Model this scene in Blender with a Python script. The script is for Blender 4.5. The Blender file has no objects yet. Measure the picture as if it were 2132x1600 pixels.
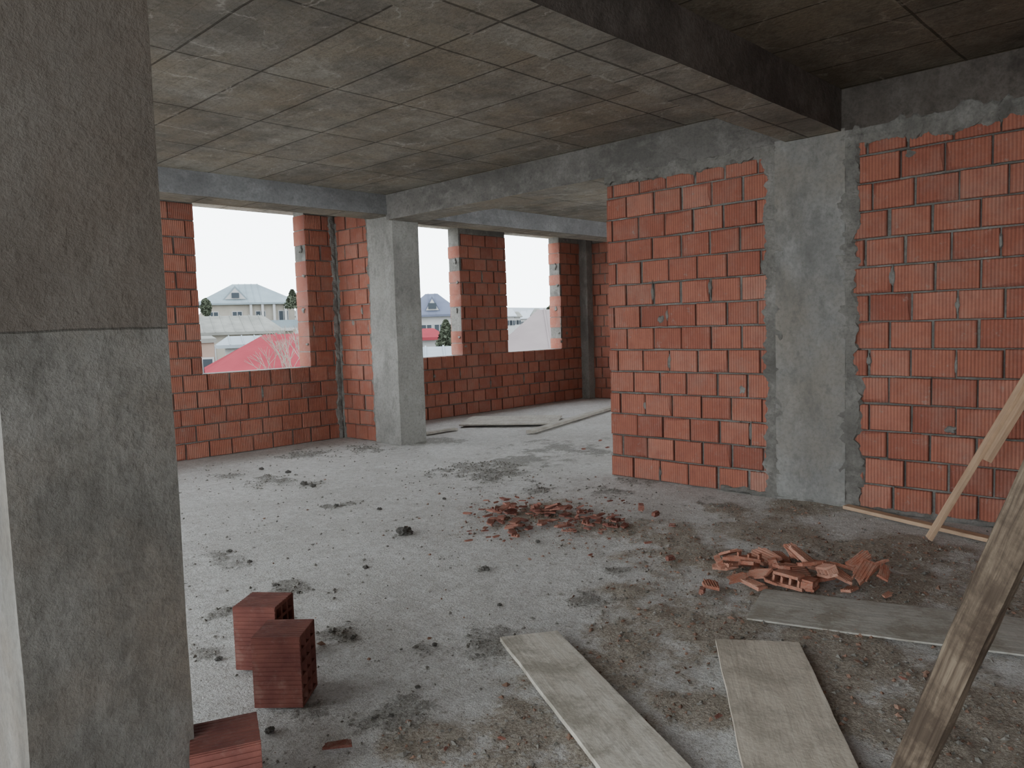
import bpy, bmesh, math, random
import numpy as np
from mathutils import Vector, Matrix, noise as mnoise
random.seed(7)
COL = bpy.context.scene.collection
R = math.radians
EYE = Vector((0, 0, 1.45))
# ---------------------------------------------------------------- camera frame (room axes seen by the camera)
fwd = Vector((.7197, .6905, -.0748)).normalized()
up = Vector((.0760, .0289, .9966))
right = fwd.cross(up).normalized(); up = right.cross(fwd).normalized()
F = 1600.0
def ray(u, v): return right * (u - 1066) + up * (800 - v) + fwd * F
def fp(u, v, z=0.0):
    d = ray(u, v); t = (z - EYE.z) / d.z; return EYE + d * t
def dp(u, v, depth): return EYE + ray(u, v) * (depth / F)

# ---------------------------------------------------------------- helpers
def tag(o, label=None, cat=None, group=None, kind=None):
    if label: o['label'] = label
    if cat: o['category'] = cat
    if group: o['group'] = group
    if kind: o['kind'] = kind
    return o
def mesh_obj(name, verts, faces, mats, parent=None, midx=None, smooth=False, loc=None, rot=None, tone=None):
    me = bpy.data.meshes.new(name)
    me.from_pydata([tuple(v) for v in verts], [], [tuple(f) for f in faces])
    if not isinstance(mats, (list, tuple)): mats = [mats]
    for m in mats: me.materials.append(m)
    if midx is not None: me.polygons.foreach_set('material_index', midx)
    if smooth: me.polygons.foreach_set('use_smooth', [True] * len(faces))
    if tone is not None:
        a = me.attributes.new('tone', 'FLOAT', 'POINT'); a.data.foreach_set('value', tone)
    me.update()
    o = bpy.data.objects.new(name, me); COL.objects.link(o)
    if parent: o.parent = parent
    if loc is not None: o.location = loc
    if rot is not None: o.rotation_euler = rot
    return o
def empty(name, loc, rz=0, label=None, cat=None, group=None):
    o = bpy.data.objects.new(name, None); COL.objects.link(o)
    o.location = loc; o.rotation_euler = (0, 0, rz); o.empty_display_size = .1
    return tag(o, label, cat, group)
def copy_tree(o, parent=None):
    c = o.copy(); COL.objects.link(c); c.parent = parent
    for ch in list(o.children): copy_tree(ch, c)
    return c
class MB:
    def __init__(s): s.v = []; s.f = []; s.m = []
    def box(s, x0, x1, y0, y1, z0, z1, m=0):
        b = len(s.v)
        s.v += [(x0,y0,z0),(x1,y0,z0),(x1,y1,z0),(x0,y1,z0),(x0,y0,z1),(x1,y0,z1),(x1,y1,z1),(x0,y1,z1)]
        s.f += [(b,b+3,b+2,b+1),(b+4,b+5,b+6,b+7),(b,b+1,b+5,b+4),(b+1,b+2,b+6,b+5),(b+2,b+3,b+7,b+6),(b+3,b,b+4,b+7)]
        s.m += [m]*6; return s
    def poly(s, vs, fs, m=0):
        b = len(s.v); s.v += [tuple(v) for v in vs]; s.f += [tuple(b+i for i in f) for f in fs]; s.m += [m]*len(fs)
    def build(s, name, mats, parent=None, **k): return mesh_obj(name, s.v, s.f, mats, parent, s.m, **k)
# ---------------------------------------------------------------- material helpers
class NT:
    def __init__(s, name, rough=.9, spec=.15):
        s.mat = bpy.data.materials.new(name); s.mat.use_nodes = True
        s.t = s.mat.node_tree; s.N = s.t.nodes; s.L = s.t.links
        s.bsdf = s.N['Principled BSDF']; s.bsdf.inputs['Roughness'].default_value = rough
        try: s.bsdf.inputs['Specular IOR Level'].default_value = spec
        except Exception: pass
        s.tc = s.N.new('ShaderNodeTexCoord').outputs['Object']
    def set(s, inp, v):
        if isinstance(v, bpy.types.NodeSocket): s.L.new(v, inp)
        elif isinstance(v, (tuple, list)) and len(v) == 3 and inp.type == 'RGBA': inp.default_value = (*v, 1)
        else: inp.default_value = v
    def mapv(s, scale=(1,1,1), rot=(0,0,0), loc=(0,0,0), vec=None):
        n = s.N.new('ShaderNodeMapping'); s.L.new(vec or s.tc, n.inputs[0])
        n.inputs['Scale'].default_value = scale; n.inputs['Rotation'].default_value = rot; n.inputs['Location'].default_value = loc
        return n.outputs[0]
    def noise(s, scale, detail=4, rough=.55, dist=0, vec=None):
        n = s.N.new('ShaderNodeTexNoise'); s.L.new(vec or s.tc, n.inputs['Vector'])
        n.inputs['Scale'].default_value = scale; n.inputs['Detail'].default_value = detail
        n.inputs['Roughness'].default_value = rough; n.inputs['Distortion'].default_value = dist
        return n.outputs[0]
    def ramp(s, fac, stops):
        n = s.N.new('ShaderNodeValToRGB'); s.L.new(fac, n.inputs[0]); e = n.color_ramp.elements
        while len(e) < len(stops): e.new(.5)
        for i, (p, c) in enumerate(stops):
            e[i].position = p; e[i].color = (c, c, c, 1) if not isinstance(c, (tuple, list)) else (*c, 1)
        return n.outputs[0]
    def mix(s, fac, a, b, mode='MIX'):
        n = s.N.new('ShaderNodeMixRGB'); n.blend_type = mode
        s.set(n.inputs[0], fac); s.set(n.inputs[1], a); s.set(n.inputs[2], b); return n.outputs[0]
    def math(s, op, a, b=0.0, clamp=False):
        n = s.N.new('ShaderNodeMath'); n.operation = op; n.use_clamp = clamp
        s.set(n.inputs[0], a); s.set(n.inputs[1], b); return n.outputs[0]
    def sep(s, vec=None):
        n = s.N.new('ShaderNodeSeparateXYZ'); s.L.new(vec or s.tc, n.inputs[0]); return n.outputs
    def attr(s, name):
        n = s.N.new('ShaderNodeAttribute'); n.attribute_name = name; return n.outputs['Fac']
    def bump(s, h, strength=.5, dist=.01, prev=None):
        n = s.N.new('ShaderNodeBump'); s.L.new(h, n.inputs['Height'])
        n.inputs['Strength'].default_value = strength; n.inputs['Distance'].default_value = dist
        if prev: s.L.new(prev, n.inputs['Normal'])
        return n.outputs[0]
    def out(s, col, nrm=None):
        s.set(s.bsdf.inputs['Base Color'], col)
        if nrm: s.L.new(nrm, s.bsdf.inputs['Normal'])
        return s.mat
def flat(name, c, var=.25, scale=3, rough=.9, bump=0, spec=.15):
    n = NT(name, rough, spec); f = n.ramp(n.noise(scale, 5), [(.3, 1-var), (.7, 1+var*.4)])
    col = n.mix(1.0, c, f, 'MULTIPLY')
    return n.out(col, n.bump(n.noise(scale*8, 3), bump, .01) if bump else None)
def concrete(name, base, dark, light, stain=.5, seam=None, joint=None, grain=(1,1,1), warm=None):
    n = NT(name, .92)
    v = n.mapv(grain)
    big = n.noise(.9, 6, .62, .1, v); mid = n.noise(4.5, 7, .68, .1, v); fine = n.noise(38, 4, .7)
    c = n.mix(n.ramp(big, [(.36, 0), (.62, 1)]), dark, base)
    c = n.mix(n.ramp(mid, [(.48, 0), (.75, .7)]), c, light)
    if warm: c = n.mix(n.ramp(n.noise(1.3, 7, .68, .1), [(.43, 0), (.62, .75)]), c, warm)
    c = n.mix(n.ramp(n.noise(2.2, 8, .74, .15, v), [(.34, stain), (.49, 0)]), c, tuple(x*.55 for x in dark))
    c = n.mix(n.ramp(n.noise(6.5, 6, .7, 0, v), [(.34, stain*.8), (.44, 0)]), c, tuple(x*.6 for x in dark))
    c = n.mix(n.ramp(fine, [(.35, .35), (.55, 0)]), c, tuple(x*.6 for x in dark))
    hgt = n.math('ADD', n.math('MULTIPLY', mid, .6), n.math('MULTIPLY', fine, .5))
    nb = n.bump(hgt, .5, .025)
    if seam:
        def seams(w, h, off, loc, c1, c2, mo, ms):
            bt = n.N.new('ShaderNodeTexBrick')
            wob = n.N.new('ShaderNodeTexNoise'); wob.inputs['Scale'].default_value = 2.5; n.L.new(n.tc, wob.inputs['Vector'])
            sc = n.N.new('ShaderNodeVectorMath'); sc.operation = 'SCALE'; sc.inputs['Scale'].default_value = .02; n.L.new(wob.outputs['Color'], sc.inputs[0])
            ad = n.N.new('ShaderNodeVectorMath'); ad.operation = 'ADD'; n.L.new(n.tc, ad.inputs[0]); n.L.new(sc.outputs[0], ad.inputs[1])
            n.L.new(n.mapv((1,1,1), rot=(0,0,math.pi/2), loc=loc, vec=ad.outputs[0]), bt.inputs['Vector'])
            bt.offset = off; bt.inputs['Scale'].default_value = 1; bt.inputs['Brick Width'].default_value = w; bt.inputs['Row Height'].default_value = h
            bt.inputs['Mortar Size'].default_value = ms; bt.inputs['Mortar Smooth'].default_value = .5; bt.inputs['Bias'].default_value = 0
            bt.inputs['Color1'].default_value = (c1,c1,c1,1); bt.inputs['Color2'].default_value = (c2,c2,c2*.98,1); bt.inputs['Mortar'].default_value = (mo,mo,mo*.97,1)
            return bt
        b1 = seams(1.05, .55, 0.0, (.35,.2,0), .86, 1.08, .40, .010); b2 = seams(2.5, .137, .3, (.1,.5,0), .94, 1.04, .80, .003)
        c = n.mix(1.0, c, b1.outputs['Color'], 'MULTIPLY'); c = n.mix(1.0, c, b2.outputs['Color'], 'MULTIPLY')
        for (sc_, st, thr, seed, amt, wd) in ((1.9, (1.5,.7,1), .50, 0, .45, .020), (3.2, (.8,1.3,1), .53, 5, .3, .016)):
            vv = n.N.new('ShaderNodeVectorMath'); vv.operation = 'ADD'
            nz = n.N.new('ShaderNodeTexNoise'); nz.inputs['Scale'].default_value = 3.5; nz.inputs['Detail'].default_value = 7; nz.inputs['Roughness'].default_value = .65; n.L.new(n.mapv(loc=(seed,0,0)), nz.inputs['Vector'])
            sc = n.N.new('ShaderNodeVectorMath'); sc.operation = 'SCALE'; sc.inputs['Scale'].default_value = .3; n.L.new(nz.outputs['Color'], sc.inputs[0])
            n.L.new(n.tc, vv.inputs[0]); n.L.new(sc.outputs[0], vv.inputs[1])
            vo = n.N.new('ShaderNodeTexVoronoi'); vo.feature = 'DISTANCE_TO_EDGE'; vo.inputs['Scale'].default_value = sc_; n.L.new(n.mapv(st, loc=(seed,0,0), vec=vv.outputs[0]), vo.inputs['Vector'])
            vein = n.ramp(vo.outputs['Distance'], [(.0, 1), (wd, 0)])
            msk = n.ramp(n.noise(2.6, 6, .7, 0, n.mapv(loc=(seed*3,1,0))), [(thr, 0), (thr+.08, amt)])
            c = n.mix(n.math('MULTIPLY', vein, msk), c, tuple(x*1.4 for x in light))
        nb = n.bump(b1.outputs['Fac'], .5, .01, nb)
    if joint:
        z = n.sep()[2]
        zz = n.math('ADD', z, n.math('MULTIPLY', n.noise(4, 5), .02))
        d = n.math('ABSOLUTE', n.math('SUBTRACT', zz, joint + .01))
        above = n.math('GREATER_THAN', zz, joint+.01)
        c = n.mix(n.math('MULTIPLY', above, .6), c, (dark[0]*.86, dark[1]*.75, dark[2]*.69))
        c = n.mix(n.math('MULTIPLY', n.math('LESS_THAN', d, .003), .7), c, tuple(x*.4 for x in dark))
    return n.out(c, nb)
def brickmat(name, axis):
    n = NT(name, .88)
    tone = n.attr('tone')
    c = n.ramp(tone, [(0, (.12,.058,.046)), (.12, (.20,.074,.052)), (.35, (.29,.102,.070)), (.6, (.365,.138,.092)), (.85, (.42,.175,.122)), (1, (.45,.24,.18))])
    c = n.mix(n.ramp(n.noise(9, 7, .7, .1), [(.44, 0), (.74, .5)]), c, (.21, .075, .058))
    c = n.mix(n.ramp(n.noise(3.0, 8, .75, .1), [(.46, 0), (.70, .42)]), c, (.35, .235, .19))
    c = n.mix(n.ramp(n.noise(14, 8, .8), [(.59, 0), (.67, .6)]), c, (.31, .275, .245))
    s = n.sep()[axis]
    w = n.math('SINE', n.math('MULTIPLY', s, 2*math.pi/.022))
    c = n.mix(n.math('MULTIPLY', n.math('ADD', w, 1), .18), c, (.11,.042,.034))
    h = n.math('ADD', n.math('MULTIPLY', w, .5), n.noise(30, 4, .6))
    return n.out(c, n.bump(h, .5, .008))
def brickmat_obj(name):
    n = NT(name, .85)
    c = n.mix(n.ramp(n.noise(9, 5), [(.35, 0), (.65, 1)]), (.14,.052,.044), (.22,.085,.066))
    c = n.mix(n.ramp(n.noise(16, 5, .7), [(.52, 0), (.8, .5)]), c, (.32,.23,.19))
    return n.out(c, n.bump(n.noise(60, 3), .4, .004))
def woodmat(name, a, b, dirt, dirtamt=.5, axis_scale=(1, 14, 14)):
    n = NT(name, .85)
    g = n.noise(3.0, 6, .6, .3, n.mapv(axis_scale))
    c = n.mix(n.ramp(g, [(.35, 0), (.65, 1)]), a, b)
    g2 = n.noise(12, 3, .6, .3, n.mapv((.6, 18, 18)))
    c = n.mix(n.ramp(g2, [(.56, 0), (.66, .3)]), c, tuple(x*.5 for x in a))
    c = n.mix(n.ramp(n.noise(4.2, 8, .74, .2), [(.47, 0), (.60, dirtamt)]), c, dirt)
    return n.out(c, n.bump(n.math('ADD', g, n.noise(50, 3)), .35, .006))
def fragmat(name, a, b, c_, dust):
    n = NT(name, .88)
    oi = n.N.new('ShaderNodeObjectInfo').outputs['Random']
    c = n.ramp(oi, [(0, a), (.5, b), (1, c_)])
    c = n.mix(n.ramp(n.noise(6, 5, .7), [(.44, 0), (.72, .65)]), c, dust)
    return n.out(c, n.bump(n.noise(30, 3), .4, .02))

M = {}
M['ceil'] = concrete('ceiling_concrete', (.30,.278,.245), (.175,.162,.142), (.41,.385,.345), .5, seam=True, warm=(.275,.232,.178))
M['ceil_shaded'] = concrete('ceiling_concrete_shaded', (.165,.145,.115), (.095,.083,.066), (.235,.21,.172), .5, seam=True, warm=(.17,.14,.10))  # darker brown mix, paints in the shade of the near right bay
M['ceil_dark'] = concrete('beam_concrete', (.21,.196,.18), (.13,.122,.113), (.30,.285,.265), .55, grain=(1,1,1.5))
M['beam_haze'] = concrete('beam_concrete_haze', (.25,.25,.25), (.17,.168,.168), (.33,.33,.33), .4, grain=(1,1,1.5))  # lighter, cooler grey paints the window haze into the beam colour
M['beam_shaded'] = concrete('beam_concrete_shaded', (.120,.102,.088), (.072,.061,.053), (.175,.156,.138), .6, grain=(1,1,.7))  # dark brown mix, shade painted into the near beam and right wall beam
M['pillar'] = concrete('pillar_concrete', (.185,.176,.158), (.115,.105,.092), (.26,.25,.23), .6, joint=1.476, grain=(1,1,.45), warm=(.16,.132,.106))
M['colwall'] = concrete('column_concrete', (.27,.266,.25), (.175,.169,.158), (.37,.362,.34), .5, grain=(1,1,.6), warm=(.23,.205,.172))
M['corner'] = concrete('corner_column_concrete', (.27,.26,.24), (.175,.166,.152), (.37,.36,.335), .5, grain=(1,1,.6))
M['mortar'] = concrete('mortar', (.20,.19,.172), (.12,.113,.102), (.33,.315,.29), .5)
M['brickY'] = brickmat('brick_rib_y', 1)
M['brickX'] = brickmat('brick_rib_x', 0)
M['block'] = brickmat_obj('hollow_block_clay')
M['frag'] = fragmat('fragment_orange', (.31,.115,.075), (.43,.175,.115), (.49,.25,.18), (.43,.31,.245))
M['fragd'] = fragmat('fragment_red', (.20,.070,.055), (.28,.105,.075), (.37,.165,.12), (.32,.235,.19))
M['clod'] = flat('clod_mortar', (.13,.122,.11), .4, 8, bump=.5)
M['crumbg'] = flat('crumb_grey', (.22,.205,.18), .5, 5)
M['crumbr'] = flat('crumb_red', (.27,.165,.12), .6, 5)
M['plankA'] = woodmat('board_pale', (.55,.50,.42), (.67,.63,.55), (.31,.28,.225), .75)
M['plankB'] = woodmat('board_tan', (.53,.465,.38), (.63,.565,.47), (.33,.29,.235), .6)
M['plankC'] = woodmat('board_grey', (.37,.355,.315), (.48,.46,.41), (.27,.24,.195), .8)
M['lath'] = woodmat('lath_pine', (.42,.275,.18), (.52,.37,.25), (.30,.22,.16), .3)
M['post'] = woodmat('post_weathered', (.080,.058,.042), (.205,.160,.115), (.048,.034,.025), .7, (1.2, 30, 30))
M['farboard'] = woodmat('far_board', (.38,.35,.30), (.46,.43,.38), (.20,.18,.15), .4)

# ---------------------------------------------------------------- noise functions for the floor
rng = np.random.RandomState(3)
TAB = rng.rand(256, 256)
def vn(x, y):
    xi = np.floor(x).astype(int); yi = np.floor(y).astype(int); fx = x - xi; fy = y - yi
    fx = fx*fx*(3-2*fx); fy = fy*fy*(3-2*fy)
    a = TAB[xi % 256, yi % 256]; b = TAB[(xi+1) % 256, yi % 256]; c = TAB[xi % 256, (yi+1) % 256]; d = TAB[(xi+1) % 256, (yi+1) % 256]
    return (a*(1-fx)+b*fx)*(1-fy)+(c*(1-fx)+d*fx)*fy
def fbm(x, y, o=4):
    s = 0; a = .5; t = 0
    for i in range(o):
        s = s + a*vn(x+17.3*i+90, y-9.1*i+90); t += a; x = x*2.03; y = y*2.03; a *= .55
    return s/t
def patches(lst, k=1.0):
    out = []
    for (u, v, hw) in lst:
        p = fp(u, v); d = (p-EYE).dot(fwd); out.append((p.x, p.y, k*hw*d/F))
    return out
DARK = patches([(475,1165,70),(600,1225,62),(440,1290,66),(705,1325,62),(900,1350,60),(815,1490,76),(435,1365,55),(1010,1345,70),
    (700,1055,35),(640,1010,35),(760,1180,24),(1010,1188,24),(560,1000,60),(480,990,50),(1290,1190,45),(640,1480,60),(1020,985,120),(1180,935,130),
    (1100,960,110),(1240,940,80),(1240,1250,55),(1280,1030,70),(1480,1045,50),(1100,1025,60),(640,945,70),(760,935,60),(910,920,60),(570,1290,55),(1350,1000,80),(840,1110,30)], .97)
BROWN = patches([(1450,1150,170),(1650,1110,160),(1600,1200,260),(1370,1270,150),(1800,1150,220),(1950,1450,300),(1820,1380,240),(1100,1500,120),
    (1230,1400,150),(1430,1480,150),(1150,1570,180),(1500,1580,90),(2050,1580,260),(2080,1260,200),(1120,1080,160),(1250,1100,100),(1320,1330,120),(1700,1060,110),
    (1500,1060,80),(900,1560,100),(1450,1320,150),(1750,1500,220),(1320,1230,90),(1850,1240,200),(1650,1300,150)], .95)
def masks(x, y):
    nz = fbm(x*3.2, y*3.2, 5) - .5; n2 = fbm(x*9+5, y*9+5, 3) - .5
    d = np.zeros_like(x); b = np.zeros_like(x)
    for (px, py, r) in DARK:
        q = np.hypot(x-px, y-py)/r; d = np.maximum(d, np.clip(.9*(1-q)+1.7*nz+2.0*n2, 0, 1)*(q < 1.8))
    for (px, py, r) in BROWN:
        q = np.hypot(x-px, y-py)/r; b = np.maximum(b, np.clip(.85*(1-q)+1.9*nz+1.5*n2+.10, 0, 1)*(q < 1.8))
    return d, b
def fheight(x, y, d, b):
    return (fbm(x*2, y*2, 4)-.5)*.010 + (fbm(x*14, y*14, 3)-.5)*.008*(1+1.5*np.maximum(d, b)) + .009*np.maximum(d, b) - .002
xs = np.concatenate([np.arange(-3, 0, .15), np.arange(0, 7, .028), np.arange(7, 12.4, .08)])
ys = np.concatenate([np.arange(-4, 0, .15), np.arange(0, 9.75, .028)])
GX, GY = np.meshgrid(xs, ys, indexing='ij'); gx = GX.ravel(); gy = GY.ravel()
md, mb = masks(gx, gy); gz = fheight(gx, gy, md, mb)
nx, ny = len(xs), len(ys)
I = (np.arange(nx-1)[:, None]*ny + np.arange(ny-1)[None, :]).ravel()
faces = np.stack([I, I+ny, I+ny+1, I+1], 1)
me = bpy.data.meshes.new('floor'); me.from_pydata(np.stack([gx, gy, gz], 1).tolist(), [], faces.tolist())
for nm, arr in (('dark', md), ('soil', mb)):
    a = me.attributes.new(nm, 'FLOAT', 'POINT'); a.data.foreach_set('value', arr.astype(np.float32))
me.polygons.foreach_set('use_smooth', [True]*len(faces))
n = NT('floor_concrete', .9)
c = n.mix(n.ramp(n.noise(1.1, 6, .6, .1), [(.35, 0), (.65, 1)]), (.56,.54,.505), (.69,.675,.645))
c = n.mix(n.ramp(n.noise(5, 6, .7, .1), [(.5, 0), (.7, .6)]), c, (.81,.80,.775))
c = n.mix(n.ramp(n.noise(14, 8, .8), [(.42, .5), (.53, 0)]), c, (.40,.38,.35))
c = n.mix(n.ramp(n.noise(2.7, 9, .8), [(.36, .5), (.46, 0)]), c, (.42,.395,.36))
fine = n.noise(26, 5, .75); fine2 = n.noise(80, 4, .75); spk = n.noise(150, 2, .6)
c = n.mix(n.ramp(fine2, [(.36, .6), (.48, 0)]), c, (.32,.30,.27))
c = n.mix(n.ramp(spk, [(.58, 0), (.68, .6)]), c, (.86,.85,.83))
so = n.math('ADD', n.attr('soil'), n.math('MULTIPLY', n.math('SUBTRACT', fine, .5), 2.0))
soc = n.mix(n.ramp(fine2, [(.4, 0), (.6, 1)]), (.235,.19,.143), (.47,.41,.33))
c = n.mix(n.math('MULTIPLY', n.ramp(so, [(.05, 0), (.6, 1)]), .88), c, soc)
da = n.math('ADD', n.attr('dark'), n.math('MULTIPLY', n.math('SUBTRACT', fine, .5), 2.4))
dac = n.mix(n.ramp(fine2, [(.4, 0), (.6, 1)]), (.17,.158,.138), (.40,.38,.345))
c = n.mix(n.ramp(da, [(.2, 0), (.7, .85)]), c, dac)
nb = n.bump(n.math('ADD', fine, n.math('MULTIPLY', fine2, .7)), .95, .02)
me.materials.append(n.out(c, nb))
fl = bpy.data.objects.new('floor', me); COL.objects.link(fl)
tag(fl, 'rough pale concrete floor strewn with dirt', 'floor', kind='structure')
slab = MB().box(-3.2, 12.4, -4.2, 9.75, -.3, -.03).build('floor_slab', M['ceil_dark'])
tag(slab, 'concrete slab edge under the floor', 'slab', kind='structure')

# ---------------------------------------------------------------- brick walls
def brick_wall(name, O, U, N, L, T, H, zb, openings, bm, seed, label, strips=(), blobp=.05, bl=.282, parity=0, squeeze=0):
    rnd = random.Random(seed); O = Vector(O); U = Vector(U); N = Vector(N)
    V = []; Fc = []; MI = []; TN = []
    flip = U.cross(Vector((0, 0, 1))).dot(N) > 0
    def P(u, w, z): return O + U*u + N*w + Vector((0, 0, z))
    def add(vs, fs, m, t):
        b = len(V); V.extend(vs); TN.extend(t if isinstance(t, list) else [t]*len(vs))
        for f in fs: Fc.append(tuple(b+i for i in (f if not flip else f[::-1]))); MI.append(m)
    def box(u0, u1, w0, w1, z0, z1, m, t=.5):
        vs = [P(u0,w0,z0),P(u1,w0,z0),P(u1,w1,z0),P(u0,w1,z0),P(u0,w0,z1),P(u1,w0,z1),P(u1,w1,z1),P(u0,w1,z1)]
        add(vs, [(0,1,2,3),(4,7,6,5),(0,4,5,1),(1,5,6,2),(2,6,7,3),(3,7,4,0)], m, t)
    def brick(u0, u1, z0, z1):
        g = rnd.uniform(.003, .0075); gz = rnd.uniform(.0035, .008); jw = rnd.uniform(-.007, .007); a = rnd.uniform(-.008, .008)
        if rnd.random() < .12: g = .013
        t = min(.95, max(.25, rnd.gauss(.57, .13)))
        c = [(u0+g, z0+gz+a*.4), (u1-g, z0+gz-a*.4), (u1-g+rnd.uniform(-.003,.001), z1-gz-a*.4), (u0+g, z1-gz+a*.4)]
        e = .0055; ci = [(c[0][0]+e,c[0][1]+e),(c[1][0]-e,c[1][1]+e),(c[2][0]-e,c[2][1]-e),(c[3][0]+e,c[3][1]-e)]
        if rnd.random() < .3:   # chipped corner
            k = rnd.randrange(4); q = rnd.uniform(.012, .04); sx = (1,-1,-1,1)[k]; sz = (1,1,-1,-1)[k]
            ci[k] = (ci[k][0]+sx*q, ci[k][1]+sz*q*.7)
        vs = [P(x, T-.001, z) for x, z in c] + [P(x, jw+.008, z) for x, z in c] + [P(x, jw, z) for x, z in ci]
        fs = [(0,1,2,3)] + [(i, i+4, (i+1) % 4+4, (i+1) % 4) for i in range(4)] + [(i+4, i+8, (i+1) % 4+8, (i+1) % 4+4) for i in range(4)] + [(8,11,10,9)]
        add(vs, fs, 0, [t]*4+[.05]*4+[t]*4)
    def blob(u, z, ru, rz, h=.010):
        k = 16; vs = []
        for j, (s, w) in enumerate(((1, .006), (.72, -h*.8), (.35, -h))):
            for i in range(k):
                an = 2*math.pi*i/k; q = s*(.78+.6*mnoise.noise(Vector((u*9+math.cos(an)*1.6, z*9+math.sin(an)*1.6, seed))))
                vs.append(P(u+math.cos(an)*ru*q, w, z+math.sin(an)*rz*q))
        fs = [(j*k+i, (j+1)*k+i, (j+1)*k+(i+1) % k, j*k+(i+1) % k) for j in (0, 1) for i in range(k)] + [tuple(2*k+i for i in range(k-1, -1, -1))]
        add(vs, fs, 1, .5)
    def strip(u0, z0, u1, z1, wd, h=.018, rag=1.0, stp=.022):
        d = Vector((u1-u0, z1-z0)); ln = d.length; d /= ln; pn = Vector((-d.y, d.x)); k = int(ln/stp)+1; vs = []
        for i in range(k+1):
            c0 = Vector((u0, z0)) + d*(ln*i/k)
            for j, (s, w) in enumerate(((-1, .012), (-.7, -h*.7), (0, -h), (.7, -h*.7), (1, .012))):
                r = mnoise.noise(Vector((c0.x*5, c0.y*5, s*3+seed)))*1.0 + mnoise.noise(Vector((c0.x*19, c0.y*19, s*3)))*.8
                q = c0 + pn*(s*wd*.5*(1+.9*rag*r*(abs(s) > .5)))
                hh = w + (mnoise.noise(Vector((c0.x*16, c0.y*16, s*5)))*.016*min(1, wd/.08) if abs(s) < .9 else 0)
                vs.append(P(q.x, hh, q.y))
        fs = [(i*5+j, i*5+j+1, (i+1)*5+j+1, (i+1)*5+j) for i in range(k) for j in range(4)]
        add(vs, fs, 1, .5)
    rows = int(math.ceil(H/.2))
    for r in range(rows):
        z0 = r*.2; z1 = min(H, z0+.2); zc = (z0+z1)/2
        iv = [(0, L)]
        for (a, b, za, zt) in openings:
            if za < zc < zt:
                iv = [q for (s, e) in iv for q in ((s, min(e, a)), (max(s, b), e)) if q[1]-q[0] > .01]
        for (s, e) in iv:
            box(s+.010, e-.010, .018, T-.012, z0, z1, 1)
            if z0 + .1 < zb:
                off = ((r+parity) % 2)*bl*.5 - bl + rnd.uniform(-.02, .02); cuts = []
                x = off
                while x < e:
                    w = bl*rnd.uniform(.97, 1.03); a = max(x, s); b = min(x+w, e)
                    if b-a > .05: cuts.append([a, b])
                    elif b-a > 0 and cuts and cuts[-1][1] >= a-.001: cuts[-1][1] = b
                    x += w
                for a, b in cuts:
                    brick(a, b, z0, min(z1, zb))
                    if rnd.random() < blobp: blob(a, zc+rnd.uniform(-.03,.03), rnd.uniform(.012,.028), rnd.uniform(.06,.12), .007)
                    if rnd.random() < blobp*.35: blob(rnd.uniform(a, b), z0+rnd.uniform(0,.2), rnd.uniform(.03,.06), rnd.uniform(.02,.05), .004)
                if squeeze and r > 0:
                    x = s+.03
                    while x < e-.3:
                        l = rnd.uniform(.1, .6)
                        if rnd.random() < squeeze: strip(x, z0, min(e-.02, x+l), z0, rnd.uniform(.010,.018), .001, 1.1, .02)
                        x += l
    for st in strips: strip(*st)
    o = mesh_obj(name, V, Fc, [bm, M['mortar']], midx=MI, tone=TN)
    return tag(o, label, 'wall', kind='structure')
YN, ZS, ZB, ZP = -3.5, 3.10, 2.80, 2.86
c0, c1 = 2.17-YN, 2.71-YN
brick_wall('wall_right', (5.88, YN, 0), (0,1,0), (1,0,0), 4.36-YN, .2, 2.80, 2.72, [(c0, c1, -1, 9)], M['brickY'], 1,
    'orange hollow-brick partition wall on the right', blobp=.12, squeeze=.25,
    strips=[(c0-.02, 0, c0-.01, 2.8, .20), (c1+.02, 0, c1+.01, 2.8, .18), (0, 2.75, c0, 2.745, .17, .02), (c1, 2.76, 4.36-YN, 2.785, .12, .016),
            (c1-.3, .02, c1+.5, .02, .05), (c0-1.5, .01, c0+.1, .01, .05)])
brick_wall('wall_front_left', (-3, 8.95, 0), (1,0,0), (0,1,0), 8.97, .28, ZS, ZS, [(7.05,8.50,1.0,9),(4.51,5.98,1.0,9),(1.97,3.44,1.0,9)], M['brickX'], 2,
    'brick window wall left of the corner column with one wide opening', strips=[(8.93, 0, 8.93, 3.0, .1)])
brick_wall('wall_front_right', (6.17, 9.4, 0), (1,0,0), (0,1,0), 5.9, .28, ZS, ZS, [(1.03,2.47,1.0,9),(3.58,5.02,1.0,9)], M['brickX'], 3,
    'brick wall with two unglazed window openings past the corner column')
brick_wall('wall_return', (5.97, 8.15, 0), (0,1,0), (1,0,0), 1.5, .2, ZS, ZS, [], M['brickY'], 4, 'narrow brick return wall joining the corner column',
    strips=[(.02, 0, .03, 2.9, .14), (.8, 0, .8, 2.9, .09)], blobp=.1)
brick_wall('wall_far_end', (11.95, 2.0, 0), (0,1,0), (1,0,0), 7.6, .2, ZS, ZS, [(1.2,3.6,1.0,2.7)], M['brickY'], 5, 'brick end wall of the far room')
brick_wall('wall_left', (-3.2, -4.0, 0), (0,1,0), (1,0,0), 13.2, .2, ZS, ZS, [(2.6,5.4,.3,9),(5.8,9.2,.3,9),(9.6,12.4,.3,9)], M['brickY'], 6, 'brick side wall outside the frame on the left')
brick_wall('wall_rear', (-3, -4.2, 0), (1,0,0), (0,1,0), 15.2, .2, ZS, ZS, [(.4,2.2,.5,2.7)], M['brickX'], 8, 'brick wall behind the viewpoint')
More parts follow.
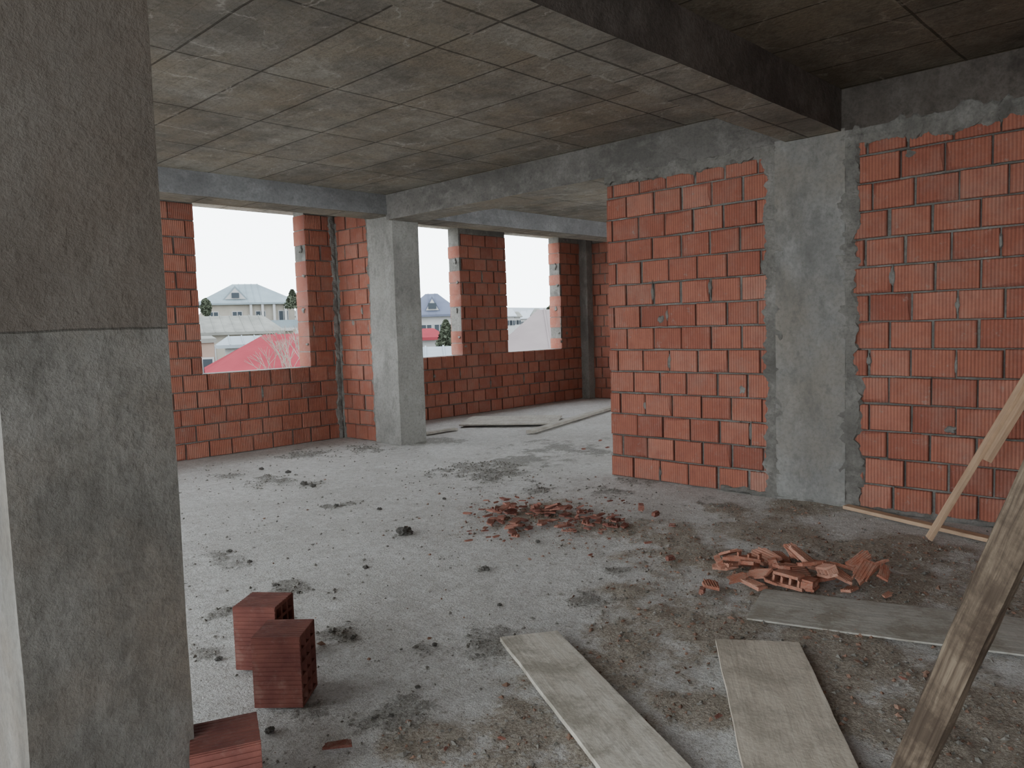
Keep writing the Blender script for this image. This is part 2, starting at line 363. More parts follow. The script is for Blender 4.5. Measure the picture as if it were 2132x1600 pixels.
# mortar dabs on the window jambs
def jamb(xj, y0, y1, zs, name_seed):
    V = []; Fc = []
    for z, hh in zs:
        b = len(V); k = 14
        for s, w in ((1, -.002), (.8, .008), (.3, .010)):
            for i in range(k):
                an = 2*math.pi*i/k; q = s*(.8+.8*mnoise.noise(Vector((z*7+math.cos(an)*1.5, math.sin(an)*1.5, name_seed))))
                V.append((xj-w, (y0+y1)/2+math.cos(an)*(y1-y0)*.4*q, z+math.sin(an)*hh*q))
        Fc += [(b+j*k+i, b+(j+1)*k+i, b+(j+1)*k+(i+1) % k, b+j*k+(i+1) % k) for j in (0,1) for i in range(k)] + [tuple(b+2*k+i for i in range(k-1,-1,-1))]
    return V, Fc
for i, (xj, y0) in enumerate(((5.50, 8.95), (8.64, 9.4), (11.19, 9.4))):
    V, Fc = jamb(xj, y0+.06, y0+.18, [(1.75,.05),(2.55,.06)], i)
    V2, F2 = jamb(xj, y0+.02, y0+.12, [(1.30,.02),(2.2,.025)], i+9)
    b = len(V); V += V2; Fc += [tuple(b+q for q in f) for f in F2]
    tag(mesh_obj('trim_%d' % (i+1), V, Fc, M['mortar']), 'grey mortar dabs on the window jamb', 'mortar', kind='structure')

# ---------------------------------------------------------------- concrete frame
def rough_box(name, x0, x1, y0, y1, z0, z1, mat, label, cat, amp=.005, step=.12, under=None):  # under: paler mix on the bottom face, paints in light bounced off the floor
    V = []; Fc = []; MI = []
    def grid(a, b, c, fn, mi=0):
        nu = max(1, int((b[1]-b[0])/step)); nv = max(1, int((c[1]-c[0])/step)); s = len(V)
        for i in range(nu+1):
            for j in range(nv+1):
                p = Vector(fn(b[0]+(b[1]-b[0])*i/nu, c[0]+(c[1]-c[0])*j/nv))
                V.append(p + mnoise.noise_vector(p*4)*amp)
        for i in range(nu):
            for j in range(nv):
                q = (s+i*(nv+1)+j, s+(i+1)*(nv+1)+j, s+(i+1)*(nv+1)+j+1, s+i*(nv+1)+j+1)
                Fc.append(q if a else q[::-1]); MI.append(mi)
    grid(False, (x0,x1), (y0,y1), lambda a,b: (a,b,z0), 1 if under else 0); grid(True, (x0,x1), (y0,y1), lambda a,b: (a,b,z1))
    grid(True, (x0,x1), (z0,z1), lambda a,b: (a,y0,b)); grid(False, (x0,x1), (z0,z1), lambda a,b: (a,y1,b))
    grid(False, (y0,y1), (z0,z1), lambda a,b: (x0,a,b)); grid(True, (y0,y1), (z0,z1), lambda a,b: (x1,a,b))
    o = mesh_obj(name, V, Fc, [mat, under] if under else mat, midx=MI)
    return tag(o, label, cat, kind='structure')
m = MB().box(-3.2, 12.4, 2.4, 9.75, ZS, ZS+.25, 0).box(-3.2, 12.4, -4.2, 2.4, ZS, ZS+.25, 1)  # second box is the near bay, its shade painted in by the darker mix
ceil = m.build('ceiling', [M['ceil'], M['ceil_shaded']]); tag(ceil, 'stained concrete slab ceiling with board marks, near bay painted darker as shade', 'ceiling', kind='structure')
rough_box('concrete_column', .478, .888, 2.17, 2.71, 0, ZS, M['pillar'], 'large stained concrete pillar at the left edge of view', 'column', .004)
rough_box('concrete_column', 5.862, 6.3, 2.17, 2.71, 0, ZB+.02, M['colwall'], 'grey concrete column set between the brick panels of the right wall', 'column')
rough_box('concrete_column', 5.94, 6.35, 7.66, 8.18, 0, ZP+.02, M['corner'], 'free-standing concrete column beside the windows', 'column')
rough_box('concrete_column', 11.78, 11.96, 9.22, 9.42, 0, ZS, M['corner'], 'slim concrete corner post in the far room', 'column')
rough_box('concrete_beam', .888, 5.90, 2.20, 2.62, ZB, ZS+.02, M['beam_shaded'], 'concrete beam crossing overhead from pillar to right wall', 'beam', under=M['ceil'])
rough_box('concrete_beam', 5.87, 6.32, YN, 2.25, ZB, ZS+.02, M['beam_shaded'], 'stained beam with shade painted into its dark colour, above the nearer brick panel at the right edge', 'beam', under=M['ceil'])
rough_box('concrete_beam', 5.87, 6.32, 2.25, 7.68, ZB, ZS+.02, M['ceil_dark'], 'long concrete beam over the farther brick panel to the corner column', 'beam', under=M['ceil'])
rough_box('concrete_beam', -3.0, 12.0, 7.66, 8.10, ZP, ZS+.02, M['beam_haze'], 'concrete beam in front of the window wall', 'beam', under=M['ceil'])
rough_box('concrete_beam', .478, .888, 2.71, 7.66, ZB, ZS+.02, M['ceil_dark'], 'concrete beam running back from the left pillar', 'beam', under=M['ceil'])

# ---------------------------------------------------------------- crumbs (stuff)
def crumbs(name, N, pick, smin, smax, mat, label, seed):
    r = np.random.RandomState(seed)
    x = r.uniform(.3, 6.2, N*14); y = r.uniform(.2, 8.6, N*14)
    d, b = masks(x, y); p = pick(d, b, x, y); keep = (r.rand(len(x)) < p) & ~((x > .45) & (x < .92) & (y > 2.1) & (y < 2.75)) & (x < 5.82) & (y < 8.8)
    x = x[keep][:N]; y = y[keep][:N]; d = d[keep][:N]; b = b[keep][:N]; n_ = len(x)
    s = smin + (smax-smin)*r.rand(n_)**4; z = fheight(x, y, d, b)+s*.25
    base = np.array([(1,0,0),(-1,0,0),(0,1,0),(0,-1,0),(0,0,.7),(0,0,-.7)], float)
    an = r.rand(n_)*6.28; vv = base[None]*(.6+.7*r.rand(n_, 6, 1)) + r.uniform(-.25,.25,(n_,6,3))
    cx = vv[:,:,0]*np.cos(an)[:,None]-vv[:,:,1]*np.sin(an)[:,None]*.7; cy = vv[:,:,0]*np.sin(an)[:,None]+vv[:,:,1]*np.cos(an)[:,None]*.7
    P = np.stack([cx*s[:,None]+x[:,None], cy*s[:,None]+y[:,None], vv[:,:,2]*s[:,None]*.8+z[:,None]], 2).reshape(-1, 3)
    fb = np.array([(0,2,4),(2,1,4),(1,3,4),(3,0,4),(2,0,5),(1,2,5),(3,1,5),(0,3,5)])
    fcs = (fb[None]+(np.arange(n_)*6)[:,None,None]).reshape(-1, 3)
    o = mesh_obj(name, P.tolist(), fcs.tolist(), mat)
    return tag(o, label, name.replace('_', ' '), kind='stuff')
crumbs('mortar_crumbs', 12000, lambda d,b,x,y: .03+.75*d+.35*b, .003, .016, M['crumbg'], 'small grey mortar crumbs scattered over the floor', 11)
pc = [fp(1140,1080), fp(1650,1200)]
crumbs('brick_crumbs', 5500, lambda d,b,x,y: .004+.35*b+.5*np.exp(-((x-pc[0].x)**2+(y-pc[0].y)**2)/.35)+.5*np.exp(-((x-pc[1].x)**2+(y-pc[1].y)**2)/.35), .003, .018, M['crumbr'], 'small red-brown brick crumbs scattered over the floor', 12)

# ---------------------------------------------------------------- clods
def clod_mesh(seed):
    bm = bmesh.new(); bmesh.ops.create_icosphere(bm, subdivisions=3, radius=1)
    for v in bm.verts:
        v.co *= 1+.6*mnoise.noise(v.co*1.3+Vector((seed*5,0,0)))+.5*mnoise.noise(v.co*4+Vector((0,seed,0))); v.co.z *= .6
    me = bpy.data.meshes.new('mortar_clod'); bm.to_mesh(me); bm.free(); me.materials.append(M['clod']); return me
cm = [clod_mesh(i) for i in range(4)]
CL = [(845,1113,.055,'darkest and largest mortar clod alone in mid floor left of the farther brick heap'),(633,1010,.032,None),(652,1014,.027,None),(1010,1188,.024,None),(762,1184,.018,None),
      (790,1062,.018,None),(700,1056,.026,None),(870,1433,.010,None),(545,978,.025,None),(1040,1262,.012,None),(925,1040,.016,None),(600,985,.025,None),(478,1150,.018,None),(520,1172,.016,None),
      (690,1320,.015,None),(735,1330,.013,None),(455,1375,.016,None),(815,1495,.013,None),(780,1500,.012,None),(905,1345,.013,None),(560,1525,.017,None),(1120,1130,.016,None),(575,1222,.017,None),(622,1236,.014,None)]
for i, (u, v, r, lb) in enumerate(CL):
    p = fp(u, v); o = bpy.data.objects.new('mortar_clod', cm[i % 4]); COL.objects.link(o)
    o.location = (p.x, p.y, r*.4); o.scale = (r, r*.85, r); o.rotation_euler = (0, 0, i*1.7)
    tag(o, lb or 'small dark clod of dried mortar lying on the pale floor', 'mortar clod', None if lb else 'dried mortar clods on the floor')

# ---------------------------------------------------------------- hollow clay blocks
def block_mesh():
    m = MB(); Lx, Ly, Lz = .19, .19, .275; t = .014     # holes run along x
    ny_, nz_ = 3, 5
    for j in range(ny_+1):
        y = -Ly/2 + (Ly-t)*j/ny_; m.box(-Lx/2, Lx/2, y, y+t, 0, Lz)
    for k in range(nz_+1):
        z = (Lz-t)*k/nz_; m.box(-Lx/2+.0006, Lx/2-.0006, -Ly/2+.0004, Ly/2-.0004, z+.0003, z+t-.0003)
    m.box(.03, .04, -Ly/2+.002, Ly/2-.002, .002, Lz-.002)
    for k in range(15):                                    # raised ribs on the faces
        z = .006 + k*.0180; m.box(-Lx/2+.001, Lx/2-.001, -Ly/2-.003, -Ly/2+.001, z, z+.012); m.box(-Lx/2+.001, Lx/2-.001, Ly/2-.001, Ly/2+.003, z, z+.012)
    for k in range(10):
        y = -Ly/2+.004+k*.0187; m.box(-Lx/2+.001, Lx/2-.001, y, y+.013, Lz-.001, Lz+.003); m.box(-Lx/2+.001, Lx/2-.001, y, y+.013, -.0022, .001)
    return m
b0 = block_mesh().build('hollow_brick', M['block'])
def place_block(o, u, v, rz, label, z=.012):
    p = fp(u, v); o.location = (p.x, p.y, z); o.rotation_euler = (0, 0, rz)
    return tag(o, label, 'brick', 'whole hollow bricks on the floor')
rv = math.atan2(right.y, right.x)
place_block(b0, 598, 1456, rv-R(2), 'hollow red brick standing on end nearer the viewer, second of the upright pair')
b1 = copy_tree(b0); place_block(b1, 556, 1382, rv-R(7), 'hollow red brick standing on end, farther of the upright pair')
b2 = copy_tree(b0); place_block(b2, 480, 1722, rv+R(22), 'hollow red brick cut off by the bottom edge beside the big pillar')

# ---------------------------------------------------------------- broken fragments
def frag_mesh(seed, webs, mat):
    r = random.Random(seed); bm = bmesh.new(); k = r.choice((4, 4, 5, 5)); L = 1.0; W = r.uniform(.35, .62); th = .085
    pts = []
    for i in range(k):
        a = 2*math.pi*(i+r.uniform(-.22,.22))/k+.5; ca, sa = math.cos(a), math.sin(a); q = 1/max(abs(ca), abs(sa))**.9
        pts.append((ca*q*L*.47, sa*q*W*.45))
    bot = [bm.verts.new((x, y, -th/2)) for x, y in pts]; top = [bm.verts.new((x*.97, y*.97, th/2)) for x, y in pts]
    bm.faces.new(bot[::-1]); bm.faces.new(top)
    for i in range(k): bm.faces.new((bot[i], bot[(i+1) % k], top[(i+1) % k], top[i]))
    me_ = bpy.data.meshes.new('brick_fragment')
    hs = r.uniform(.20, .32)
    for w in range(webs):
        x = -.33+.66*w/max(1, webs-1); h = hs*r.uniform(.7,1.0); y1 = W*.34
        vs = [bm.verts.new(c) for c in ((x-.03,-y1,0),(x+.03,-y1,0),(x+.03,y1,0),(x-.03,y1,0),(x-.03,-y1,h),(x+.03,-y1,h*.8),(x+.03,y1,h),(x-.03,y1,h*.9))]
        for f in ((0,3,2,1),(4,5,6,7),(0,1,5,4),(1,2,6,5),(2,3,7,6),(3,0,4,7)): bm.faces.new([vs[i] for i in f])
    if webs == 4:   # a second shell closes the cells: a chunk of hollow brick
        y1 = W*.33; z0 = hs*.72; vs = [bm.verts.new(c) for c in ((-.36,-y1,z0),(.30,-y1,z0),(.36,y1,z0),(-.28,y1,z0),(-.36,-y1,z0+.08),(.30,-y1,z0+.08),(.36,y1,z0+.08),(-.28,y1,z0+.08))]
        for f in ((0,3,2,1),(4,5,6,7),(0,1,5,4),(1,2,6,5),(2,3,7,6),(3,0,4,7)): bm.faces.new([vs[i] for i in f])
    if not webs:
        for w in range(5):
            y = -W*.28+W*.14*w; vs = [bm.verts.new(c) for c in ((-.36,y-.02,th/2-.01),(.36,y-.02,th/2-.01),(.36,y+.02,th/2-.01),(-.36,y+.02,th/2-.01),(-.36,y-.014,th/2+.015),(.36,y-.014,th/2+.015),(.36,y+.014,th/2+.015),(-.36,y+.014,th/2+.015))]
            for f in ((4,5,6,7),(0,1,5,4),(1,2,6,5),(2,3,7,6),(3,0,4,7)): bm.faces.new([vs[i] for i in f])
    bm.to_mesh(me_); bm.free(); me_.materials.append(mat); return me_
WB = (0, 0, 3, 0, 4, 0, 0, 4)
fm = [frag_mesh(i, WB[i], M['frag']) for i in range(8)]; fmd = [frag_mesh(i, WB[i], M['fragd']) for i in range(8)]
placed = []
rf = random.Random(5)
def frag(x, y, size, label, group, tilt=.35, mi=None, top=.15, dark=False):
    zz = .012 + size*.045
    for (a, b, s, t_) in placed:
        dd = math.hypot(a-x, b-y)
        if dd < (s+size)*.30: zz = max(zz, t_+.09*min(s, size)+.003)
    zz = min(zz, top)
    placed.append((x, y, size, zz))
    i = mi if mi is not None else rf.randrange(8)
    o = bpy.data.objects.new('brick_fragment', (fmd if dark else fm)[i]); COL.objects.link(o)
    tx = rf.uniform(-tilt, tilt)*(1 if zz > .03 else .3); ty = rf.uniform(-tilt, tilt)*(1 if zz > .03 else .3)
    o.location = (x, y, zz+abs(ty)*size*.25); o.scale = (size,)*3
    o.rotation_euler = (tx, ty, rf.uniform(0, 6.28))
    tag(o, label, 'brick fragment', group)
LN, GN = 'orange broken brick piece in the nearer heap beside the grey board', 'broken brick in the nearer heap'
LF, GF = 'red broken brick piece in the farther heap out on the open floor', 'broken brick in the farther heap'
for (u, v, s, mi) in [(1600,1195,.22,3),(1650,1200,.24,1),(1710,1205,.2,3),(1560,1190,.22,5),(1520,1195,.2,6),(1745,1210,.2,0),(1640,1218,.2,7),(1725,1216,.18,4),(1800,1215,.24,1),(1560,1215,.22,3),
                      (1545,1165,.24,0),(1590,1168,.24,5),(1675,1188,.24,1),(1520,1160,.15,6),(1625,1160,.18,3),(1480,1218,.18,5),(1510,1180,.16,0),(1848,1238,.09,6),(1700,1170,.13,1),(1770,1228,.15,3),(1685,1224,.15,7),
                      (1610,1185,.18,2),(1655,1180,.18,6),(1580,1205,.16,5),(1820,1205,.17,0),(1560,1178,.18,2),(1760,1200,.18,6),(1790,1198,.17,3),(1600,1218,.15,1),(1535,1212,.15,6),(1665,1160,.13,0),(1500,1200,.13,2),
                      (1735,1188,.15,5),(1840,1218,.14,1),(1630,1200,.2,0),(1690,1200,.2,5)]:
    p = fp(u, v+8); frag(p.x, p.y, s, LN, GN, .42, mi, .095)
FL = (0, 1, 3, 5, 6, 0, 1, 2)
for i in range(84):
    u = rf.gauss(1095, 50) if i < 50 else rf.uniform(1150, 1308); v = rf.gauss(1072, 14) if i < 50 else rf.uniform(1064, 1108)
    p = fp(u, v+4); frag(p.x, p.y, rf.uniform(.06,.15), LF, GF, .35, rf.choice(FL), .055, True)
for i in range(52):
    p = fp(rf.uniform(975,1315), rf.uniform(1040,1132)); frag(p.x, p.y, rf.uniform(.03,.07), LF, GF, .2, rf.choice(FL), .035, True)
for (u, v, s, lb) in [(702,1562,.11,'dark red brick chunk lying alone near the bottom edge in front of the upright bricks'),(1335,1065,.13,None),(1365,1078,.1,None),(1395,1170,.07,None),(1010,1105,.08,None),(1462,1240,.08,None),
                   (1045,1545,.035,None),(928,1568,.03,None),(1495,1500,.045,None),(1880,1420,.04,None),(1230,1160,.05,None),(1350,1135,.07,None),(1400,1100,.06,None),(1215,938,.1,None),(1250,920,.09,None),(1265,935,.1,None)]:
    p = fp(u, v); frag(p.x, p.y, s, lb or 'small stray chip of red brick away from the two heaps', None if lb else 'stray brick chips', .1, None, .15, True)

# ---------------------------------------------------------------- boards
def board(name, a, b, w, t, mat, label, cat='board', z=.012, tiltx=0, warp=.004, notch=True, seed=0):
    a = Vector(a); b = Vector(b); d = b-a; L = d.length
    k = max(2, int(L/.08)); V = []; Fc = []
    r = random.Random(seed)
    for i in range(k+1):
        x = L*i/k
        e0 = w/2*(1+.03*mnoise.noise(Vector((x*5, seed, 0)))) ; e1 = w/2*(1+.03*mnoise.noise(Vector((x*5, seed, 7))))
        dz = warp*mnoise.noise(Vector((x*1.5, seed, 3)))
        sh = [0,0]
        if i in (0, k) and notch: sh = [r.uniform(-.02,.02), r.uniform(-.02,.02)]
        V += [(x+sh[0],-e0,dz),(x+sh[1],e1,dz),(x+sh[1],e1,dz+t),(x+sh[0],-e0,dz+t)]
    for i in range(k):
        q = i*4; p = q+4
        Fc += [(q,q+1,p+1,p),(q+1,q+2,p+2,p+1),(q+2,q+3,p+3,p+2),(q+3,q,p,p+3)]
    Fc += [(0,3,2,1),(k*4,k*4+1,k*4+2,k*4+3)]
    o = mesh_obj(name, V, Fc, mat)
    o.location = (a.x, a.y, a.z+z); ry = -math.asin(max(-1, min(1, d.z/L))); rz = math.atan2(d.y, d.x)
    o.rotation_mode = 'XYZ'; o.rotation_euler = (tiltx, ry, rz)
    if label: tag(o, label, cat)
    return o
board('plank', (2.52,2.36,0), (2.52-.48*1.7, 2.36-.877*1.7, 0), .27, .02, M['plankA'], 'long pale dusty board on the floor, left of the two foreground boards', seed=1)
board('plank', (3.12,1.54,0), (3.12-.83*1.5, 1.54-.555*1.5, 0), .355, .02, M['plankB'], 'wide tan board on the floor, right of the two foreground boards', seed=2)
board('plank', (3.57,1.76,0), (3.57+.3*2.2, 1.76-.954*2.2, 0), .45, .008, M['plankC'], 'grey weathered board lying behind the tan board, just below the brick heap', z=.008, seed=3)
board('lath', (5.80,2.13,0), (5.42,1.02,0), .07, .025, M['lath'], 'thin pale lath lying along the foot of the right wall', 'lath', seed=4)
# leaning lath with a second piece nailed on
A = Vector((5.26,1.42,.0)); B = Vector((5.835,.50,2.05))
ll = board('leaning_lath', A, B, .075, .022, M['lath'], 'narrow pine lath leaning against the brick wall at the right edge', 'lath', z=.012, seed=5, warp=0)
s2 = MB().box(.60, 2.3, -.108, -.034, -.028, -.0005); o2 = s2.build('nailed_lath', M['lath'], ll)
p0 = fp(1102,905); p1 = fp(1290,848)
board('plank', (p0.x,p0.y,0), (p1.x,p1.y,0), .11, .04, M['farboard'], 'pale plank on the floor of the far room in front of the plywood sheet', seed=6, warp=0)
q0 = fp(955,892); q1 = fp(1160,889); q0.z = q1.z = 0; mid = (q0+q1)/2; dd = (q1-q0).normalized(); bd = Vector((-dd.y, dd.x, 0)); mid += bd*.04
board('plywood_sheet', mid, mid+bd*1.0, (q1-q0).length, .018, M['farboard'], 'thin flat plywood sheet lying on the floor under the far windows', 'board', z=.03, seed=7, warp=0)
board('plank', fp(885,907), fp(950,897), .1, .03, M['farboard'], 'short plank end poking out behind the free-standing column', seed=8)
# slanted prop, rough timber
P0 = Vector((2.27,.70,0)); P1 = Vector((2.12,.41,.81)); dv = (P1-P0)/.81; PT = P0+dv*3.02
L = (PT-P0).length; k = 60; V = []; Fc = []
cs = [(-1,-.8),(-.5,-1),(.45,-.95),(1,-.7),(1.05,.2),(.9,.9),(.1,1.05),(-.8,.9),(-1.05,.1)]
for i in range(k+1):
    x = L*i/k
    for j, (a, b) in enumerate(cs):
        q = 1+.12*mnoise.noise(Vector((x*2.2, a*2, b*2)))+.09*mnoise.noise(Vector((x*9, a*3, b*3)))
        V.append((x, a*.055*q, b*.046*q))
nc = len(cs)
for i in range(k):
    for j in range(nc): Fc.append((i*nc+j, i*nc+(j+1) % nc, (i+1)*nc+(j+1) % nc, (i+1)*nc+j))
Fc += [tuple(range(nc-1,-1,-1)), tuple(k*nc+j for j in range(nc))]
pr = mesh_obj('timber_prop', V, Fc, M['post'])
dn = (PT-P0).normalized(); pr.location = P0+Vector((0,0,.03)); pr.rotation_euler = (R(25), -math.asin(dn.z), math.atan2(dn.y, dn.x))
tag(pr, 'dark weathered rough timber prop slanting up at the lower right corner', 'timber prop')

# ---------------------------------------------------------------- outside
GZ = -6.0
M['ground'] = flat('outside_ground', (.12,.115,.095), .4, .15, spec=0)
gnd = MB().box(-150, 700, 12, 900, GZ-.5, GZ).build('ground', M['ground']); tag(gnd, 'pale open ground outside between the houses', 'ground', kind='structure')
def fl(n_, c, *a, **k): return flat(n_, tuple(x*.36 for x in c), *a, spec=0, **k)
M['cream'] = fl('render_cream', (.50,.46,.39), .15, 1); M['white'] = fl('render_white', (.58,.58,.57), .1, 1)
M['beige'] = fl('render_beige', (.46,.34,.27), .2, 1)
M['rgreen'] = fl('roof_greyblue', (.33,.40,.43), .15, .6); M['rgrey'] = fl('roof_grey', (.33,.33,.30), .3, .8)
M['rred'] = fl('roof_red', (.34,.065,.08), .2, .6); M['rslate'] = fl('roof_slate', (.18,.20,.27), .15, .6); M['rblue'] = fl('roof_blue', (.42,.47,.50), .15, .6)
M['rtaupe'] = fl('roof_taupe', (.34,.285,.28), .15, .6); M['glass'] = flat('dark_glass', (.03,.035,.04), .1, 1, .3, spec=0)
M['leaf'] = flat('foliage', (.05,.057,.04), .5, 3, bump=.8, spec=0); M['bark'] = flat('bark', (.14,.12,.10), .3, 5, spec=0)
M['haze'] = fl('distant_hill', (.62,.67,.72), .1, .02); M['hazew'] = fl('distant_render', (.65,.65,.64), .1, .1)  # pale tones paint distance haze into the hill and far houses
def house(label, u, depth, wpx, ve, vr, ratio, d, rotz, roof, wall, nwin=3, porch=False, dormer=False, gable=False, over=.5, group=None, seam=True):
    p = dp(u, ve, depth); ze = p.z-GZ; zr = dp(u, vr, depth).z-GZ; w = wpx*depth/F
    root = empty('house', (p.x, p.y, GZ), rotz, label, 'house', group)
    m = MB().box(-w/2+over, w/2-over, -d/2+over, d/2-over, 0, ze); m.build('wall', wall, root)
    x, y = w/2, d/2; rx = (w/2 if gable else w/2*ratio)
    m = MB(); m.poly([(-x,-y,ze),(x,-y,ze),(x,y,ze),(-x,y,ze),(-rx,0,zr),(rx,0,zr)], [(0,1,5,4),(1,2,5),(2,3,4,5),(3,0,4),(3,2,1,0)])
    m.box(-x,x,-y,y,ze-.18,ze)
    if seam:
        nr = int(w/.6)
        for i in range(1, nr):
            xx = -x+2*x*i/nr
            if abs(xx) < rx: m.poly([(xx-.03,-y,ze+.02),(xx+.03,-y,ze+.02),(xx+.03,0,zr+.05),(xx-.03,0,zr+.05)], [(0,1,2,3)])
    rfo = m.build('roof', roof, root)
    for i in range(nwin):
        xx = -w/2+over+(w-2*over)*(i+.5)/nwin
        for zz in ((ze-1.9, ze-.8), (ze-4.9, ze-3.6)):
            if zz[0] < .5: continue
            fr = MB().box(xx-.5, xx+.5, -y+over-.06, -y+over+.02, zz[0], zz[1]).build('window', M['white'], root)
            MB().box(xx-.42, xx-.04, -y+over-.08, -y+over-.05, zz[0]+.08, zz[1]-.08).box(xx+.04, xx+.42, -y+over-.08, -y+over-.05, zz[0]+.08, zz[1]-.08).build('pane', M['glass'], fr)
    if porch:
        for i in range(5):
            xx = w*.02+(w*.45)*i/4; MB().box(xx-.12, xx+.12, -y-.1+.2, -y+.3, ze-2.6, ze-.15).build('porch_post', M['white'], root)
        MB().box(-.2, w*.5, -y-.1, -y+over+.1, ze-2.9, ze-2.6).build('balcony_slab', M['white'], root)
        MB().box(0, w*.48, -y-.05, -y+.02, ze-2.6, ze-1.8).build('railing', M['rgreen'], root)
    if dormer:
        hx = w*.13; zc = ze+(zr-ze)*.72; xo = -w*.12 if porch else 0
        m = MB(); m.poly([(xo-hx,-y*.85,ze+.25),(xo+hx,-y*.85,ze+.25),(xo,-y*.85,zc+.2),(xo-hx,0,ze+.25),(xo+hx,0,ze+.25),(xo,0,zc+.2)], [(0,1,2),(0,2,5,3),(1,4,5,2)])
        do = m.build('dormer', roof, root)
        g = MB(); g.poly([(xo-hx*.78,-y*.87,ze+.38),(xo+hx*.78,-y*.87,ze+.38),(xo,-y*.87,zc-.05)], [(0,1,2)]); g.build('gable_panel', M['white'], do)
        MB().box(xo-.35, xo+.35, -y*.9, -y*.88, ze+.5, ze+1.0).build('pane', M['glass'], do)
    return root
house('cream two-storey house with grey-blue hipped roof and small gable seen through the wide left opening', 512, 80, 196, 634, 592, .25, 9, R(-24), M['rgreen'], M['cream'], 4, porch=True, dormer=True)
house('low house with grey corrugated roof below the cream house', 480, 52, 190, 692, 658, .7, 6, R(-20), M['rgrey'], M['cream'], 3)
house('low house with a pale metal roof behind the red roof', 530, 44, 150, 716, 699, .7, 4, R(-24), M['rblue'], M['white'], 2)
house('house with dull red hipped metal roof low in the wide left opening', 615, 30, 350, 764, 695, .34, 7, R(-24), M['rred'], M['white'], 3)
house('small beige outbuilding at the left side of the wide opening', 415, 34, 60, 706, 700, .8, 2.5, R(-22), M['rgrey'], M['beige'], 1, over=.1)
house('white house with slate blue hipped roof and little gable seen through the middle opening', 900, 70, 125, 657, 612, .2, 8, R(-40), M['rslate'], M['white'], 4, dormer=True)
house('small house with red roof below the slate-roofed house', 892, 48, 75, 702, 684, .3, 4, R(-38), M['rred'], M['white'], 2)
house('low blue-roofed building at the bottom of the middle opening', 905, 30, 110, 741, 722, .7, 4, R(-40), M['rblue'], M['white'], 2)
house('house with broad taupe hipped roof filling the bottom of the right opening', 1135, 30, 220, 728, 645, .12, 8, R(-46), M['rtaupe'], M['white'], 3)
rh = random.Random(9)
for i in range(14):
    u = (1062+i*14) if i < 8 else (430, 520, 610)[i-8] if i < 11 else (872, 935, 985)[i-11]
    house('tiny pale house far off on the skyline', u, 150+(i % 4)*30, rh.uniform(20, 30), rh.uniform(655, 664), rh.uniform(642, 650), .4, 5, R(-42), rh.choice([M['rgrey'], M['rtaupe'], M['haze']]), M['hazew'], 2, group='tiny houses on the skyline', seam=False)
# hill ridge
V = []; Fc = []
for i in range(41):
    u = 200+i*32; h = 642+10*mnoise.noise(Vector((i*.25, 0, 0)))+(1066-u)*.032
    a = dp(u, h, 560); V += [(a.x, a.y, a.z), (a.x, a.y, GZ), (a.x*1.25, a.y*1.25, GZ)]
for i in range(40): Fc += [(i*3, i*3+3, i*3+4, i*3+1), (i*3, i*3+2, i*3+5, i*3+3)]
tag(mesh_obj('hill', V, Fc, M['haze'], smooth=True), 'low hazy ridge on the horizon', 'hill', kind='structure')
def tree(u, vtop, depth, wpx, label, cone=False):
    t = dp(u, vtop, depth); r = wpx*depth/F/2; H = t.z-GZ
    root = empty('tree', (t.x, t.y, GZ), 0, label, 'tree')
    m = MB(); k = 8
    vs = [(math.cos(6.283*i/k)*.15*(1-.5*j), math.sin(6.283*i/k)*.15*(1-.5*j), H*.7*j) for j in (0,1) for i in range(k)]
    m.poly(vs, [(i, (i+1) % k, k+(i+1) % k, k+i) for i in range(k)]); m.build('trunk', M['bark'], root)
    rt = random.Random(int(u)); V = []; Fc = []
    for i in range(1500):
        a = rt.uniform(0, 6.28); q = rt.random()**.5; z = rt.uniform(0, 1)
        pr_ = (1-z)**.8+.08 if cone else math.sqrt(max(0, 1-(2*z-1)**2))
        pr_ *= 1+.3*mnoise.noise(Vector((math.cos(a)*2, math.sin(a)*2, z*5)))
        c = Vector((math.cos(a)*r*q*pr_, math.sin(a)*r*q*pr_, H-(1-z)*max(2.2*r, 1.5))); s = .10*r+.05
        b = len(V); e1 = Vector((rt.uniform(-1,1), rt.uniform(-1,1), rt.uniform(-1,1))).normalized()*s; e2 = Vector((rt.uniform(-1,1), rt.uniform(-1,1), rt.uniform(-1,1))).normalized()*s
        V += [c-e1, c+e2, c+e1, c-e2]; Fc.append((b, b+1, b+2, b+3))
    mesh_obj('foliage', V, Fc, M['leaf'], root)
tree(608, 604, 66, 34, 'dark conifer at the right side of the cream house', True)
tree(428, 622, 66, 22, 'small dark tree at the left side of the cream house')
tree(928, 668, 38, 46, 'bushy dark tree in front of the slate-roofed house', True)
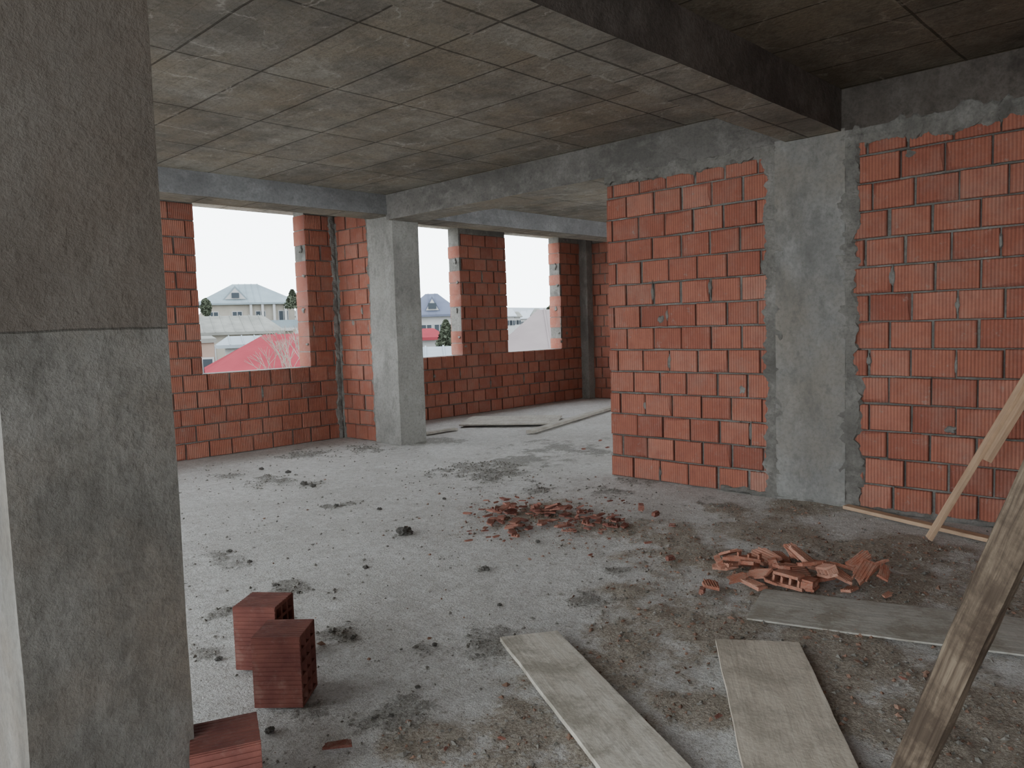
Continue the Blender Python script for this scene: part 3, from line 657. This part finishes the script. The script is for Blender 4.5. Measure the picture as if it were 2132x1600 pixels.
tree(1150, 636, 90, 30, 'dark tree beside the jamb of the right opening')
# bare tree
t = dp(598, 690, 22); H = t.z-GZ
Vb = []; Fb = []
rb = random.Random(4)
def branch(p, d, l, r, n_):
    q = p+d*l; s = d.orthogonal().normalized(); s2 = d.cross(s); b = len(Vb)
    for pp, rr in ((p, r), (q, r*.65)):
        for k_ in range(4): a = k_*math.pi/2; Vb.append(pp+s*math.cos(a)*rr+s2*math.sin(a)*rr)
    for k_ in range(4): Fb.append((b+k_, b+(k_+1) % 4, b+4+(k_+1) % 4, b+4+k_))
    if n_:
        for _ in range(3): branch(q, (d+Vector((rb.uniform(-.7,.7), rb.uniform(-.7,.7), rb.uniform(-.1,.5)))).normalized(), l*.62, r*.62, n_-1)
branch(Vector((0,0,0)), Vector((0,0,1)), H*.42, .06, 5)
tag(mesh_obj('bare_tree', Vb, Fb, M['bark'], loc=(t.x, t.y, GZ)), 'leafless twiggy tree in front of the red roof', 'tree')

# ---------------------------------------------------------------- world and camera
w = bpy.data.worlds.new('World'); bpy.context.scene.world = w; w.use_nodes = True
nt = w.node_tree; bg = nt.nodes['Background']; tc = nt.nodes.new('ShaderNodeTexCoord'); sp = nt.nodes.new('ShaderNodeSeparateXYZ'); nt.links.new(tc.outputs['Generated'], sp.inputs[0])
rp = nt.nodes.new('ShaderNodeValToRGB'); nt.links.new(sp.outputs[2], rp.inputs[0])
rp.color_ramp.elements[0].position = 0; rp.color_ramp.elements[0].color = (.89,.965,1,1); rp.color_ramp.elements[1].position = .6; rp.color_ramp.elements[1].color = (.84,.92,1,1)
nt.links.new(rp.outputs[0], bg.inputs[0]); bg.inputs[1].default_value = 8.3
cam = bpy.data.cameras.new('Camera'); cam.sensor_fit = 'HORIZONTAL'; cam.sensor_width = 36; cam.lens = F/2132*36; cam.clip_end = 2000; cam.clip_start = .02
co = bpy.data.objects.new('Camera', cam); COL.objects.link(co)
Mx = Matrix((right, up, -fwd)).transposed().to_4x4(); Mx.translation = EYE; co.matrix_world = Mx
bpy.context.scene.camera = co
